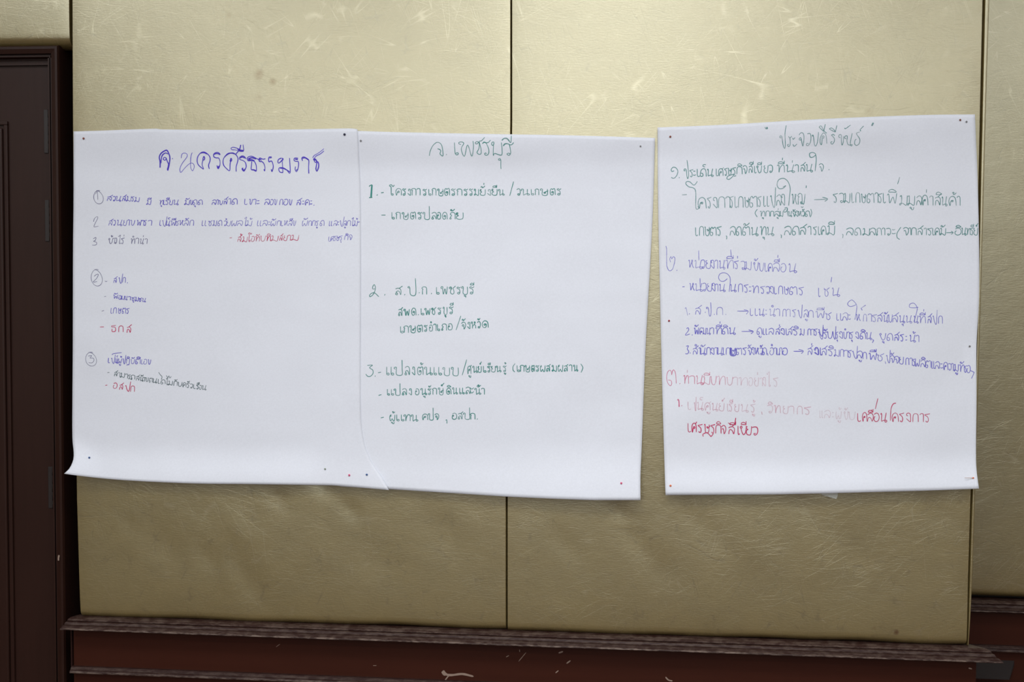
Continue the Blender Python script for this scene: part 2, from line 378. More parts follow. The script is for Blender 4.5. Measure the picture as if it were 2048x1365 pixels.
# --- door on the left, set back beside the column
door = struct(box('door_1', -1.95, -.976, .052, .095, .01, px(60, 126, .05).z+.004, DOORW))
def pb(name, u0, v0, u1, v1, yf, yb, m, parent, bev=.0):
    a, b = px(u0, v0, yf), px(u1, v1, yf); return box(name, a.x, b.x, yf, yb, b.z, a.z, m, parent, bev)
fr = .03
zt = px(60, 92, fr).z; zi = px(60, 125, fr).z; xo = px(120, 300, fr).x; xi = px(97, 300, fr).x
xi = -.9655; xo = -.9405
def molding(name, a, b, u, vdir, w, parent):
    """stepped architrave running from a to b; u = outward direction, width w"""
    prof = [(0, .03), (0, -.0), (.10, -.006), (.18, -.006), (.22, -.002), (.30, -.002), (.34, -.010), (.70, -.013), (.90, -.013), (1, -.008), (1, .06)]
    V = []
    for (p0, k) in ((a, 0), (b, 1)):
        for (s, y) in prof: V.append((p0[0]+u[0]*s*w+vdir[k][0]*s*w, fr+.006+y, p0[1]+u[1]*s*w+vdir[k][1]*s*w))
    n = len(prof); Fc = [(j, j+1, n+j+1, n+j) for j in range(n-1)]
    o = mk(name, V, Fc, DOORW, parent)
    bm = bmesh.new(); bm.from_mesh(o.data); bmesh.ops.recalc_face_normals(bm, faces=bm.faces); bm.to_mesh(o.data); bm.free(); return o
W_ = xo-xi
molding('door_jamb', (xi, 0), (xi, zt-W_), (1, 0), ((0, 0), (0, 1)), W_, door)
molding('door_head', (-2.1, zt-W_), (xi, zt-W_), (0, 1), ((0, 0), (1, 0)), W_, door)
box('frame_liner', xi-.001, xo-.004, .03, .10, 0, zt-W_, DOORW, door)
box('frame_liner', -2.1, xo-.004, .045, .10, zt-W_-.012, zt-.004, DOORW, door)
box('door_stop', -2.0, xi+.001, .042, .06, px(60, 121, .042).z, px(60, 115, .042).z, DOORW, door, .001)
# raised field of the leaf
a = px(17, 243, .052)
fld = box('door_panel', -1.8, a.x-.012, .046, .06, .25, a.z-.014, DOORW, door, .004)
box('panel_bead', -1.8, a.x, .046, .054, a.z-.008, a.z, DOORW, door, .0015)
box('panel_bead', a.x-.008, a.x, .046, .054, .25, a.z-.008, DOORW, door, .0015)
# hinges
def hinge(u, v0, v1):
    a, b = px(u, v0, .046), px(u, v1, .046); x = -.9705; h = a.z-b.z
    hg = box('hinge', x-.016, x-.002, .0495, .053, b.z, a.z, BRONZE, door, .0008)
    for k in range(5):
        bm = bmesh.new(); bmesh.ops.create_cone(bm, cap_ends=True, segments=14, radius1=.0048, radius2=.0048, depth=h/5-.0012)
        for v in bm.verts: v.co += Vector((x, .0455, b.z+h*(k+.5)/5))
        me = D.meshes.new('knuckle'); bm.to_mesh(me); bm.free(); me.materials.append(BRONZE)
        me.polygons.foreach_set('use_smooth', [abs(p.normal.z) < .5 for p in me.polygons])
        o = D.objects.new('knuckle', me); COL.objects.link(o); o.parent = hg
for u, a_, b_ in ((95, 219, 306), (98, 400, 483), (108, 935, 1018)): hinge(u, a_, b_)
r = Ribbon(); r.add([(118, 1111), (117, 1117), (117, 1122)], 3.5, lambda u, v, off: px(u, v, fr-.0096-off), 1, .5); r.build('scuff', SCUFF, door)
over = struct(box('wall_over_door', -2.3, -.9, .055, .9, zt-.002, ZC, DARK))
cushion('padded_panel', [(-160, -200), (-160, 0), (-160, 97)], [(138.5, -200), (139, 0), (139.5, 95)], over, yf=.022, T=.03, rad=.022, nx=24, nz=40, seed=21)
struct(box('wall_beside_door', XL, -1.95, .05, .9, 0, ZC, PAINT))
struct(box('wall_far_right', 2.6, XR, REC+.04, .9, 0, ZC, PAINT))
struct(box('wall_behind_door', -1.95, -.9, .11, .9, 0, zt, DARK))

# ------------------------------------------------------------------ paper sheets
def n2(u, v, s, k): return noise.noise(Vector((u*s, v*s, k)))
def folds(u, v, k):
    a = .0030*n2(u, v, 1/260, k)+.0012*n2(u, v, 1/110, k+3)
    a += .0022*noise.noise(Vector(((u+v*1.1)/170, (u-v)/420, k+7)))
    a += .0006*noise.noise(Vector((u/500, v/42, k+9)))
    a += .0016*abs(noise.noise(Vector(((u-v*.7)/120, (u+v)/300, k+11))))
    return a
def dep2(u, v):
    d = .0055+folds(u, v, 2.0)+.0085*sstep(340, 262, v)
    d += .022*sstep(850, 1010, v)**2*(.55+.45*sstep(750, 1250, u))
    d += .0035*math.exp(-((v-300)/34)**2)*math.exp(-((u-960)/170)**2)
    return max(.0014, d)
def dep1(u, v):
    d = .0055+folds(u, v, 5.0)+.005*sstep(340, 258, v)
    d += .018*sstep(860, 975, v)**2*(1-.5*sstep(500, 760, u))
    d += .020*sstep(90, 0, math.hypot(u-128, v-950))**1.2
    d += .002*math.exp(-((u-400)/120)**2-((v-285)/26)**2)
    d = max(.0014, d)
    return lerp(d, dep2(u, v)+.0016+.004*sstep(60, 0, math.hypot(u-778, v-980)), sstep(600, 690, u))
def dep3(u, v):
    d = .0055+folds(u, v, 9.0)+.006*sstep(330, 235, v)
    d += .017*sstep(880, 990, v)**2
    d += .003*math.exp(-((v-268)/26)**2)*math.exp(-((u-1620)/160)**2)
    d += .006*sstep(1930, 1957, u)*sstep(300, 420, v)
    d -= .0016*math.exp(-((u-1938)/16)**2-((v-690)/30)**2)
    return max(.0014, d)
def surf_of(dep, lift=.00035):
    return lambda u, v, off=0: px(u, v, -dep(u, v)-lift-off-.0045+.0045)
PUF = 0.0
def coons(T, B, L, R, s, t):
    tx, bx, lx, rx = pline(T, s), pline(B, s), pline(L, t), pline(R, t)
    c = [0, 0]
    for k in (0, 1):
        c[k] = (1-t)*tx[k]+t*bx[k]+(1-s)*lx[k]+s*rx[k]-((1-s)*(1-t)*T[0][k]+s*t*B[-1][k]+s*(1-t)*T[-1][k]+(1-s)*t*B[0][k])
    return c
def sheet(name, T, B, L, R, dep, label, nx=90, nz=100):
    V = []
    for j in range(nz+1):
        for i in range(nx+1):
            u, v = coons(T, B, L, R, i/nx, j/nz); V.append(px(u, v, -dep(u, v)))
    k = nx+1; Fc = [((j+1)*k+i, (j+1)*k+i+1, j*k+i+1, j*k+i) for j in range(nz) for i in range(nx)]
    o = mk(name, V, Fc, PAPER, None, True)
    so = o.modifiers.new('thickness', 'SOLIDIFY'); so.thickness = .00018; so.offset = -1
    thing(o, label, 'paper', 'flip chart sheets pinned to the wall'); return o
S2 = sheet('paper_sheet', cr([(700, 262), (716, 262), (800, 264.5), (1000, 268.5), (1100, 270), (1200, 272.5), (1310, 276)]),
    [(680, 973.5), (720, 976), (780, 979), (1014, 994), (1100, 998), (1186, 1001), (1281, 1001)],
    [(700, 262), (700, 600), (680, 973.5)], cr([(1310, 276), (1307, 390), (1302, 500), (1291, 700), (1284, 880), (1281, 950), (1281, 1001)]), dep2,
    'middle white sheet written in green Thai throughout, tucked under its left neighbour')
S1 = sheet('paper_sheet', cr([(147, 263), (200, 261.5), (310, 257.5), (330, 259), (500, 260), (640, 258), (700, 257), (715, 259)]),
    cr([(128, 948), (152, 951.5), (205, 957.5), (255, 961.5), (320, 965), (400, 968), (500, 969), (640, 971), (680, 972.5), (778, 981)]),
    cr([(147, 263), (147, 400), (146, 500), (145.5, 700), (144.5, 860), (147, 900), (147.5, 913), (145, 925), (138.5, 938), (128, 948)]),
    cr([(715, 259), (717, 300), (721, 400), (721.5, 600), (721, 800), (725, 870), (738, 915), (762, 953), (778, 981)]), dep1,
    'left white sheet with thick violet Thai heading and a curling lower left corner')
S3 = sheet('paper_sheet', cr([(1315, 255), (1440, 250), (1600, 240.5), (1700, 235.5), (1850, 230), (1950, 229)]),
    [(1331, 991), (1560, 989.5), (1650, 987.5), (1760, 984.5), (1850, 982), (1958, 978)],
    cr([(1315, 255), (1316, 400), (1320, 600), (1325, 800), (1328, 900), (1331, 991)]),
    cr([(1950, 229), (1952, 280), (1955, 350), (1958, 480), (1958, 600), (1953, 690), (1953, 800), (1952, 900), (1953, 940), (1958, 978)]), dep3,
    'right white sheet with green, blue and fading pink Thai writing, hung apart')
SURF = {1: surf_of(dep1), 2: surf_of(dep2), 3: surf_of(dep3)}
SH = {1: S1, 2: S2, 3: S3}

# ------------------------------------------------------------------ handwriting
# pen paths of the letters; x 0..7, y 0 = base line, 10 = letter height
G = {
'ก': "1,0 1,5.5 1.6,6.8 .2,7.8 1.2,9.4 3.4,10 5.4,9.4 6.4,7.6 6.5,0",
'ข': "2.4,6.8 1,7 .7,8.6 2,9.6 3,8.6 2.4,7 1.6,5 2,2 4,0 6,1 6.8,3 7,9.8",
'ค': "4.4,6 3,6 2.6,4.6 3.6,4 4.6,5 3.8,6.2 2.2,4.6 1.2,0 .4,4.6 1.2,8.5 3.6,10 6,8.8 6.8,6 6.8,0",
'ง': "2.6,6.6 1.4,7.6 1.8,9.4 3.6,9.4 4.2,7.6 4.4,3 4,0 .2,3.4",
'จ': "3.2,4.2 1.8,4.2 1.6,5.8 3,6.4 3.8,5 4,0 6,3.5 6.3,7 5,9.4 3,10 1,8.8 .4,7.6",
'ช': "1.2,9.4 .4,8.2 1.4,7 2.8,7.8 2.6,9.4 1.4,9.2 3.2,7.4 2,5 1.8,2 3.6,0 5.4,1 5.6,4 4.6,7.6 5.4,8.6 7.4,10.8",
'ซ': "1.2,9.4 .4,8 1.8,7.4 2.6,9 3,7.4 2,5 1.8,2 3.6,0 5.4,1 5.6,4 4.6,7.6 6,9 7.4,10.4",
'ญ': "1,0 1,6 1.8,7 .6,8 2,10 3.8,9.6 4.4,8 4.4,1.2 3,1.4 3.6,2.6 5.6,.4 6.4,3 7.2,9.8;3.6,-1.6 4.4,-2.6 5.6,-1.8",
'ฐ': ".6,8 2,9.4 4.6,8.8 6.4,10.4;1,8.2 1.2,7 4,6.8 5.2,4.6 4.8,1.4 3.2,.4 2.4,2 3.4,2.8",
'ฏ': "1,0 1,5.5 1.6,6.8 .2,7.8 1.2,9.4 3.4,10 5.4,9.4 6.4,7.6 6.5,0 5.4,-2.6 4.2,-1.2 3,-3 1.6,-1.8",
'ฒ': "3.4,4.4 2.2,4.4 2.4,2.8 3.4,3.4 1.6,5 .8,0 .2,5 1.2,9 2.6,10 3.4,8.8 4.4,10 5,8 5,1.4 4.2,.4 4.8,2 7.4,.2 7.6,9.8",
'ด': "3,5.4 4,4.6 3.2,3.4 2.2,4.2 3,5.6 4.8,5 4.6,1.4 2.6,0 .8,2 .4,6 2,9.4 4,10 6,8.4 6.8,5 7,0",
'ต': "3,5.4 4,4.6 3,3.4 2.2,4.2 3,5.6 4.6,5 4.4,1.4 2.4,0 .8,2 .5,7 1.4,9.4 2.6,9.8 3.4,8.4 4.6,9.8 6.4,9.2 7,0",
'ถ': "2.4,1.6 1.2,2 .8,.6 2,0 2.8,1 1.8,5.6 1,7.4 2,9.4 4,10 6,9.2 6.8,7 6.8,0",
'ท': "1.4,7 .4,8 1,9.6 2.4,9.2 2.5,7.4 2.4,0 3,5 4.6,9.6 6,9.6 6.8,8 6.8,0",
'ธ': "6.4,9.6 5,9 2,9.4 .8,8.6 1.2,7 4.5,7 6,5.4 6,.4 1.8,0 1.8,4.4",
'น': "1.4,7.2 .4,8 1,9.6 2.2,9.4 2.4,7.6 2.4,.4 4,1.8 6,2.4 7.4,1.6 7,.2 5.8,.2 5.6,2 5.6,9.8",
'บ': "1.4,7.2 .4,8.2 1,9.6 2.2,9.2 2.2,7 2.2,.4 6.6,.2 6.8,9.6",
'ป': "1.4,7.2 .4,8.2 1,9.6 2.2,9.2 2.2,7 2.4,.4 6.6,.3 6.7,8 6.6,18.5",
'ผ': "2.6,7.8 1.4,7.4 1.4,9.2 2.6,9.4 1.2,8.6 .6,6 1,1.5 2,0 3.6,3.4 5,0 6.4,1 7,9.8",
'พ': "1.4,7 .4,8 1,9.6 2.4,9.2 2.2,7 3,0 4.6,7 6,0 7.2,9.8",
'ภ': "1.8,2.2 .6,1.6 1,.2 2.2,.6 2,2 1.4,3.4 2.4,4.6 2.6,6 1.2,7.2 2.2,9.4 4.2,10 6,9.2 6.8,7 6.8,0",
'ม': "1.4,7.2 .4,8.2 1,9.6 2.2,9.2 2.2,7 2.2,1.8 1.2,.2 .4,1.2 1.4,2.2 3,2 6.6,.2 6.8,9.6",
'ย': "2.6,8 1.4,7.6 1.2,9.2 2.6,9.4 1,8.8 1,6.8 2.8,5.4 1.2,4 1.2,1.4 3.4,0 6,.6 6.8,3 6.8,9.8",
'ร': "6.4,10 4.6,8.4 2.4,9.6 .8,8.8 1,8 4,6.6 5,4.6 5,1.4 3.6,0 1.8,.4 1.8,2 3.6,2.4 4.8,1.4",
'ล': "2.6,2.4 1.2,2.2 .8,.8 2,0 2.6,1.4 1.4,3.4 2.4,5 4,4.6 5.6,.2 5.8,7 4.8,9.4 3,10 .8,8.4",
'ว': "4.6,1.8 3,2.4 2.4,1 3.6,0 5,.8 5.8,4.6 5.4,8.4 3.6,10 1,8.4",
'ศ': "4.4,6 3,6 2.6,4.6 3.6,4 4.4,5 3.6,6.2 2.2,4.6 1.2,0 .4,4.6 1.2,8.5 3.6,10 5.4,8.8 6.2,6 6.4,0;4.8,8.6 7.2,11.4",
'ษ': "1.4,7.2 .4,8.2 1,9.6 2.2,9.2 2.2,7 2.2,.4 6.2,.2 6.4,9.6;4.6,4.6 3.4,4 4,2.8 5,3.6 4.6,5 7.2,6.6",
'ส': "2.6,2.4 1.2,2.2 .8,.8 2,0 2.6,1.4 1.4,3.4 2.4,5 4,4.6 5.4,.2 5.6,6 4.6,8.2 3,9 .8,8;3.8,8.6 7,11.8",
'ห': "1.4,7 .4,8 1,9.6 2.2,9.2 2.2,7 2.2,0;2.3,3 4.2,5.6 5,8 4.4,9.6 5.8,9.6 5.6,8 4.6,6 6.2,4.4 6.4,0",
'อ': "2.4,6.6 1.2,6.4 1.4,5 2.4,5.6 1.2,6.8 .6,4 1,1 3,0 5.2,1.4 5.8,5 5,8.8 3,10 .8,8.6",
'า': ".6,8.2 2.2,9.8 4.6,9.6 5.6,8 5.6,0",
'เ': "1.4,9.8 1.6,2 2,.6 4,0 5,1.2 4,2.6 2,1.8",
'แ': "1,9.8 1,2 1.3,.6 2.4,0 3,1.2 2.4,2.4 1.2,1.6;4.6,9.8 4.6,2 5,.6 6,0 6.8,1.2 6,2.4 4.8,1.6",
'โ': "6.6,15.4 5,13 3,15.6 1,15 1,13.6 2.6,12.2 2.8,2 3.6,.2 5,.4 5,2.2 3.2,2",
'ไ': ".6,14.8 1.4,13 3.6,16 5,15 4.2,12.4 4,2 4.4,.2 6,.4 5.8,2",
'ะ': "1,9.6 1.4,7.8 3,7.2 5,9.2;1,4.2 1.4,2 3,1.4 5,3.4",
}
# quick, almost loopless hand of the left and the right sheets
GQ = {
'ก': ".6,0 .8,7 1.8,9.4 3.6,10 5.4,9.2 6.2,7 6.4,0", 'ข': "1,6.8 .6,8.4 1.6,9.4 2.2,8 1.4,6.4 2.2,2.6 3.4,0 5,1.6 5.6,5 6,9.8",
'ค': "3.6,5.6 2.8,4.6 3.8,4.2 4,5.6 2.2,5 1.4,0 .4,4.6 1.4,8.6 3.6,10 5.6,8.6 6.4,5.6 6.8,0",
'ง': "1.2,8.6 2.4,9.4 3,7.6 3.4,2 5,.2 6.4,4 6.8,9.4", 'จ': "1.6,5.4 2.8,6.2 3.6,4 4.2,0 5.8,3 6.2,7 4.8,9.6 2.6,9.8 1,8",
'ช': "1.6,9.4 1.8,7.4 3,8 2.4,5 2.6,1.4 4,0 5.4,1.6 5.4,4.8 4,7 5.6,8.6 7,9.8",
'ต': "1.2,4 2.8,3.6 3,1.2 1.8,0 .6,1.4 .6,5 1.4,8.8 2.6,9.8 3.4,8.2 5,9.8 6.4,8.4 6.8,0", 'ด': "1.2,4.4 3,3.8 3.4,1.2 2,0 .8,1 .6,4 1.6,8 3.8,10 5.8,8.8 6.6,5 6.8,0",
'ท': ".6,8.4 1.6,9.6 2.2,8 2.2,0 2.8,4.6 4.6,9 6,9 6.6,7 6.8,0", 'น': "1.2,8 1.8,9.6 2.2,7 2,.8 3.6,1.4 6.4,1.6 7,.4 6,-.6 5.2,.6 5.6,5 6.4,10",
'บ': "1,8.4 1.6,9.6 1.8,6 2.4,1.4 4.4,0 6,2 6.6,6 7,10", 'ป': ".8,8.4 1.6,9.6 2,6.6 2.8,2 4.2,-1.2 5,1.4 5.2,7 5.6,17",
'ผ': "1.6,9.4 1,7 1.2,1.6 2,0 3.6,4.4 4.6,.4 6,1.6 6.8,9.8", 'พ': ".8,8 1.6,9.4 2,7 2.4,.4 4.4,6.4 5.8,0 6.8,10",
'ภ': ".8,.6 1.8,2 2.2,.6 1,.2 2.2,6 1.6,8 3.2,9.8 5.4,9.6 6.4,7 6.8,0", 'ม': ".8,8.4 2,9.6 2.2,6 1.8,1.4 .8,0 .8,1.6 3,1.8 6,.2 6.6,9.6",
'ย': "2.4,9 1.2,8.8 1.2,7 2.6,6 1.2,4.8 1.2,1.6 3.2,0 5.6,1 6.4,9.6", 'ร': "6.4,9.8 3.4,9 1.4,8.6 1.8,7.8 4,6 4.8,3 4,.2 2.4,.6 2.6,1.8",
'ล': "1,0 1.6,4 2.8,5 4,3.4 5,.4 5.8,6 5,9.2 3.2,10 1,8", 'ส': "1,0 1.4,4.4 2.6,5.4 4,3.6 5,.4 5.6,6 4.2,8.6 2,8.4 .8,7.4;3,8.6 6.8,12.6",
'ว': "4.4,2 2.6,1.8 3.4,0 5.2,1.4 6,5 5.4,8.8 3.4,9.8 1,9", 'อ': "2,6 1,5 .8,2 2.6,0 5,1.4 5.8,5.4 4.8,9 2.8,9.8 1,8.4",
'ษ': "1,8.6 1.6,9.6 1.8,6 2.2,1.2 4,0 5.4,2 5.8,9.4;3,6 4.2,7 4.2,5 7,8", 'เ': "2,9.8 2.2,1.6 3.4,0 4.6,1.2", 'แ': "1,9.8 1,1.4 2,0 3,1;4.8,9.8 4.8,1.4 5.8,0 6.8,1",
'ห': ".8,8.6 1.6,9.6 2,7 2.2,1 3.6,5 5.4,8.6 4.6,9.6 4.4,7.6 5.2,3 6.6,.4", 'ะ': "1.6,7.6 2.6,7.2 3.6,7.8;1.4,2.6 2.6,2 4,2.8",
'ธ': "6.4,9.6 3,9.2 1.2,8.8 1.6,7.2 4.5,7 6,5.4 5.8,.4 2,0 2,4.2",
}
MK = {
'ั': "1.8,11.4 1,12.4 2,13.4 3,12.2 2.4,11.2 4.4,11.8 6.6,14.2",
'ิ': "1,11.2 1.6,13 3.6,13.8 5.6,12.8 6.6,11.2 3.6,11.2 1,11.2", 'ี': "1,11.2 1.6,13 3.6,13.6 5.6,12.8 6.6,11.2 3.6,11.2 1,11.2;6.6,11.2 6.8,15",
'ึ': "1,11.2 1.6,13 3.6,13.8 5.6,12.8 6.6,11.2 3.6,11.2 1,11.2;6.4,12.4 7.2,13 6.6,13.6", 'ื': "1,11.2 1.6,13 3.6,13.4 5.4,12.6 6.6,11.2 3.6,11.2 1,11.2;5.2,12 5.4,14.4;6.6,11.2 6.8,15",
'ุ': "4,-1.4 3.2,-2.4 4.2,-3.2 5,-2 5,-5", 'ู': "3,-1.6 2.2,-2.6 3.2,-3.2 3.8,-2 3.6,-4 5.4,-4.4 6,-1.8",
'่': "5,12.4 5.2,15.6", '้': "3.4,13 4,14.4 5,13.8 4.2,12.2 5.4,12 7,13.8", '็': "5.6,12.2 4,12.4 3,13.6 4,15 6.6,15", '์': "3.6,12 4.4,13.4 5.4,12.4 4.6,11.6 4.2,12.6 6,14 7.6,16", 'ํ': "3.2,12 2.4,13.2 3.4,14.4 4.6,13.4 4.2,12.2 3.2,12",
}
UPPER = 'ัิีึืํ'; TONE = '่้็์'
def parse(s): return [[tuple(map(float, p.split(','))) for p in st.split()] for st in s.split(';')]
GP = {k: parse(v) for k, v in G.items()}; QP = dict(GP); QP.update({k: parse(v) for k, v in GQ.items()}); MP = {k: parse(v) for k, v in MK.items()}
G3NG = parse('2.4,6.8 1,7.4 1.2,9.2 3,9.8 4.8,8.6 5.2,4 4.8,.2 .6,3.8')
def crop(o, k): return lambda x, y: (o[0]+x/k, o[1]+y/k)
def write(sh, cp, base, h, txt, color, width=1.5, alpha=.8, quick=True, slant=0.0, free='', name='word', label=None, fade=None, jit=.35, gap=.45, ng=None):
    """base: base line as crop points; txt: 'letters x0,x1 ...' in crop units; free: extra pen paths in crop units"""
    f = crop(*cp); ST = []; sf = SURF[sh]
    def bl(x):
        for (a, b) in zip(base, base[1:]):
            if x <= b[0] or b is base[-1]: return lerp(a[1], b[1], (x-a[0])/(b[0]-a[0]))
    for tok in txt.split():
        mt = re.match(r'([^\d,.]+)([\d.]+),([\d.]+)$', tok); s, x0, x1 = mt.group(1), float(mt.group(2)), float(mt.group(3))
        P = (QP if quick else GP)[s[0]] if not (sh == 3 and s[0] == 'ง') else G3NG
        xs = [p[0] for st in P for p in st]; mn, mx = min(xs), max(xs); w = x1-x0
        sc = w/(mx-mn); hh = h*random.uniform(.94, 1.06)
        al = alpha*(fade((x0+x1)/2) if fade else 1)
        def put(st, sx, ox, dy=0, hk=1.0):
            q = []
            for (a, b) in st:
                X = ox+(a)*sx+slant*b*hh/10; Y = bl(x0)-(b*hk+dy)*hh/10
                X += random.uniform(-jit, jit)*h/100; Y += random.uniform(-jit, jit)*h/100
                q.append(f(X, Y))
            ST.append((q, width, al))
        for st in P: put(st, sc, x0-mn*sc)
        if len(s) > 1:
            ms = max(w, h*.42)/7; ox = x0+w/2-3.5*ms; up = 0
            if s[0] == 'ป': ox -= w*.35
            for c in s[1:]:
                dy = (3.2 if (c in TONE and up) else 0)+(0 if quick or c in 'ุู' else .9)
                for st in MP[c]: put(st, ms, ox, dy)
                if c in UPPER: up = 1
    for st in (free.split(';') if free else []):
        w_ = width
        if ':' in st: w_, st = st.split(':'); w_ = float(w_)
        q = [f(*map(float, p.split(','))) for p in st.split()]
        x_ = float(st.split()[0].split(',')[0])
        if len(q) == 1: q = [q[0], (q[0][0]+1.5, q[0][1]+.7)]; w_ = max(w_*1.35, 2.4)
        ST.append((q, w_, alpha*(fade(x_) if fade else 1)))
    # pen paths lying close together make one word
    words = []
    hp = (f(0, h)[1]-f(0, 0)[1])*gap
    for t in sorted(ST, key=lambda t: min(a[0] for a in t[0])):
        a0, a1 = min(a[0] for a in t[0]), max(a[0] for a in t[0]); b0, b1 = min(a[1] for a in t[0]), max(a[1] for a in t[0])
        hit = [w for w in words if a0 < w[1]+hp and a1 > w[0]-hp and b0 < w[3]+hp*1.5 and b1 > w[2]-hp*1.5]
        nw = [min([a0]+[w[0] for w in hit]), max([a1]+[w[1] for w in hit]), min([b0]+[w[2] for w in hit]), max([b1]+[w[3] for w in hit]), [t]+[k for w in hit for k in w[4]]]
        words = [w for w in words if w not in hit]+[nw]
    for w in sorted(words, key=lambda w: w[0]):
        rb = Ribbon()
        for (q, wd, al) in w[4]: rb.add(q, wd, sf, al)
        rb.build(name, INK[color], SH[sh], label)

def circ(cx, cy, rx, ry, a0=70):
    return ' '.join('%.0f,%.0f' % (cx+rx*math.cos(math.radians(a0+t*(1+.002*t/10))), cy-ry*math.sin(math.radians(a0+t))) for t in range(0, 400, 25))
# ---- sheet 1
HA, HB = ((300, 280), 10.24), ((480, 280), 10.24)
write(1, HA, [(0, 0), (1, 0)], 100, '', 'violet', 1.9, .85, free=
 "2.6:205,570 207,450 190,360 215,290 270,240 340,212 375,260 405,350 400,450 382,540 362,630;2.2:222,480 235,360 265,300 320,268 370,290;2.2:385,470 370,560 355,610;"
 "1.5:290,355 270,395 310,415 330,370 290,355;1.8:330,370 350,430 378,490;1.6:455,380;"
 "1.1:640,375 650,300 690,270 745,280 765,320 735,380 660,480 615,580 615,640 635,665 700,590 790,500 850,475 895,500 905,560 880,625 865,630 835,570 830,440 840,330 865,260;"
 "1.9:1100,330 1120,370 1105,410 1082,400 1098,340;1.9:1088,400 1072,460 1070,520 1095,595 1060,575 990,510 965,430 980,340 1040,265 1110,250 1180,290 1225,350 1230,420 1200,520 1215,595;1.8:1030,275 1100,262 1170,290;"
 "1.8:1440,300 1400,260 1340,262 1302,300 1312,350 1360,368 1405,372 1432,430 1430,520 1395,590 1370,520;2.2:1310,300 1350,280 1400,285 1435,305;2.4:1375,530 1392,570 1410,530;"
 "1.8:1660,370 1675,410 1655,440 1640,430 1660,370;1.8:1655,400 1640,500 1630,630 1560,580 1510,520 1495,440 1520,360 1600,290 1690,265 1755,300 1800,370 1795,440 1765,550 1765,650;2.2:1525,350 1600,280 1680,272 1740,290;"
 "2.2:1755,295 1800,240 1835,190 1860,100;1.7:1655,170 1700,150 1780,170 1850,205 1920,215;1.4:1655,170 1680,200 1750,205 1850,235 1920,232;2.6:1790,185 1850,215 1915,225;1.4:1905,95 1922,220;"
 "1.8:1970,390 1930,340 1880,330 1835,360 1840,400 1900,420 1950,460 1970,540 1950,600 1920,640 1885,595 1910,575;2.4:1845,375 1890,350 1945,375;2.4:1895,590 1925,625 1950,590",
 name='heading', label='thick violet handwritten heading, left half')
write(1, HB, [(0, 0), (1, 0)], 100, '', 'violet', 1.9, .85, free=
 "1.7:390,410 320,370 240,335 180,345 150,375 165,425 230,425 290,440 325,500 335,560 330,640 280,620 230,605 235,520 240,440;2.6:165,395 240,365 330,392;2.4:235,610 290,615 330,635;2:170,410 240,405 300,430;"
 "2:520,385 470,395 410,372 392,400 402,440 450,445 490,490 510,560 505,640 490,600;2:400,395 440,415;2.4:495,600 500,630;"
 "1.9:650,350 600,350 585,390 595,450 640,430 670,480 680,560 655,650 640,600;2:600,370 650,362;"
 "1.8:850,370 790,400 775,450 800,475 870,400 860,370;2:880,375 875,410 810,465;1.4:865,440 872,560 880,670;1.8:880,670 820,660 795,610 810,570 880,570 950,610 1025,675 1015,370;2.2:820,580 900,588 1020,655;"
 "2:1190,375 1120,372 1108,420 1150,440 1190,442 1200,500 1185,600 1155,650 1130,610 1135,545;2.4:1125,395 1185,400;2:1145,630 1180,600;"
 "1.8:1280,430 1268,370 1310,350 1380,385 1410,430 1405,560 1410,690;2.4:1280,378 1330,368 1400,410;"
 "1.8:1500,390 1540,390 1570,430 1540,460 1510,400;1.3:1490,370 1520,320 1620,260 1718,180;1.3:1505,400 1560,330 1640,290 1720,225;2.2:1500,400 1570,430 1565,520 1555,590 1575,640 1605,570 1612,500 1590,440",
 name='heading', label='thick violet handwritten heading, right half')
A, B_ = ((170, 370), 7.314), ((440, 370), 7.314)
write(1, A, [(0, 0), (1, 0)], 90, '', 'pencil', 1.1, .6, free=circ(197, 180, 70, 98)+';160,100 180,95 188,218;150,135 180,98;125,540 140,490 180,465 185,490 150,560 130,610 160,612 198,603;120,790 160,768 152,810 125,825 165,840 168,870 140,883 105,880', name='numeral')
write(1, A, [(320, 235), (700, 240), (900, 290), (2000, 292)], 72, "ส320,400 ว400,440 น450,525 ส545,600 ม605,670 ร675,715 ม725,790 มี900,960 ทุ1085,1140 เ1145,1175 รี1175,1225 ย1235,1280 น1295,1365 มั1455,1525 ง1530,1570 ดุ1575,1635 ด1650,1715 ล1855,1915 า1920,1945 ง1950,2010", 'blueviolet', 1.35, .8, slant=.12)
write(1, B_, [(0, 285), (1400, 300)], 85, "ส55,110 า120,150 ด170,250 เ355,400 ง420,465 า475,520 ะ530,575 ล650,720 อ730,775 ง785,825 ก870,915 อ930,990 ง1000,1045 ส1120,1190 ะ1195,1230 ค1240,1305 ะ1310,1345", 'blueviolet', 1.35, .8, slant=.12, free='1370,295')
write(1, A, [(340, 595), (2040, 600)], 82, "ส345,405 ว410,440 น465,540 ย560,605 า615,645 ง655,720 พ755,815 า820,855 ร860,895 า915,970 เ1090,1115 ป1120,1185 น็1180,1240 พื1250,1320 ช1320,1370 ห1375,1440 ลั1450,1510 ก1530,1585 แ1710,1775 ซ1800,1855 ม1870,1920 ด1940,2000", 'blueviolet', 1.3, .72, slant=.12)
write(1, B_, [(0, 600), (2040, 600)], 78, "ว้50,90 ย95,150 ผ165,240 ล250,325 ไ345,380 ม้385,460 แ545,605 ล620,690 ะ700,730 ผั740,810 ก830,880 เ890,920 ห930,990 ลี1000,1050 ง1060,1100 ผั1200,1275 ก1290,1335 ก1345,1390 รู1400,1435 ด1460,1520 แ1595,1640 ล1660,1710 ะ1715,1740 ป1745,1800 ลู1810,1845 ก1855,1905 ไ1915,1945 ม้1955,2005", 'blueviolet', 1.2, .62, slant=.14, free='2012,548 2045,540')
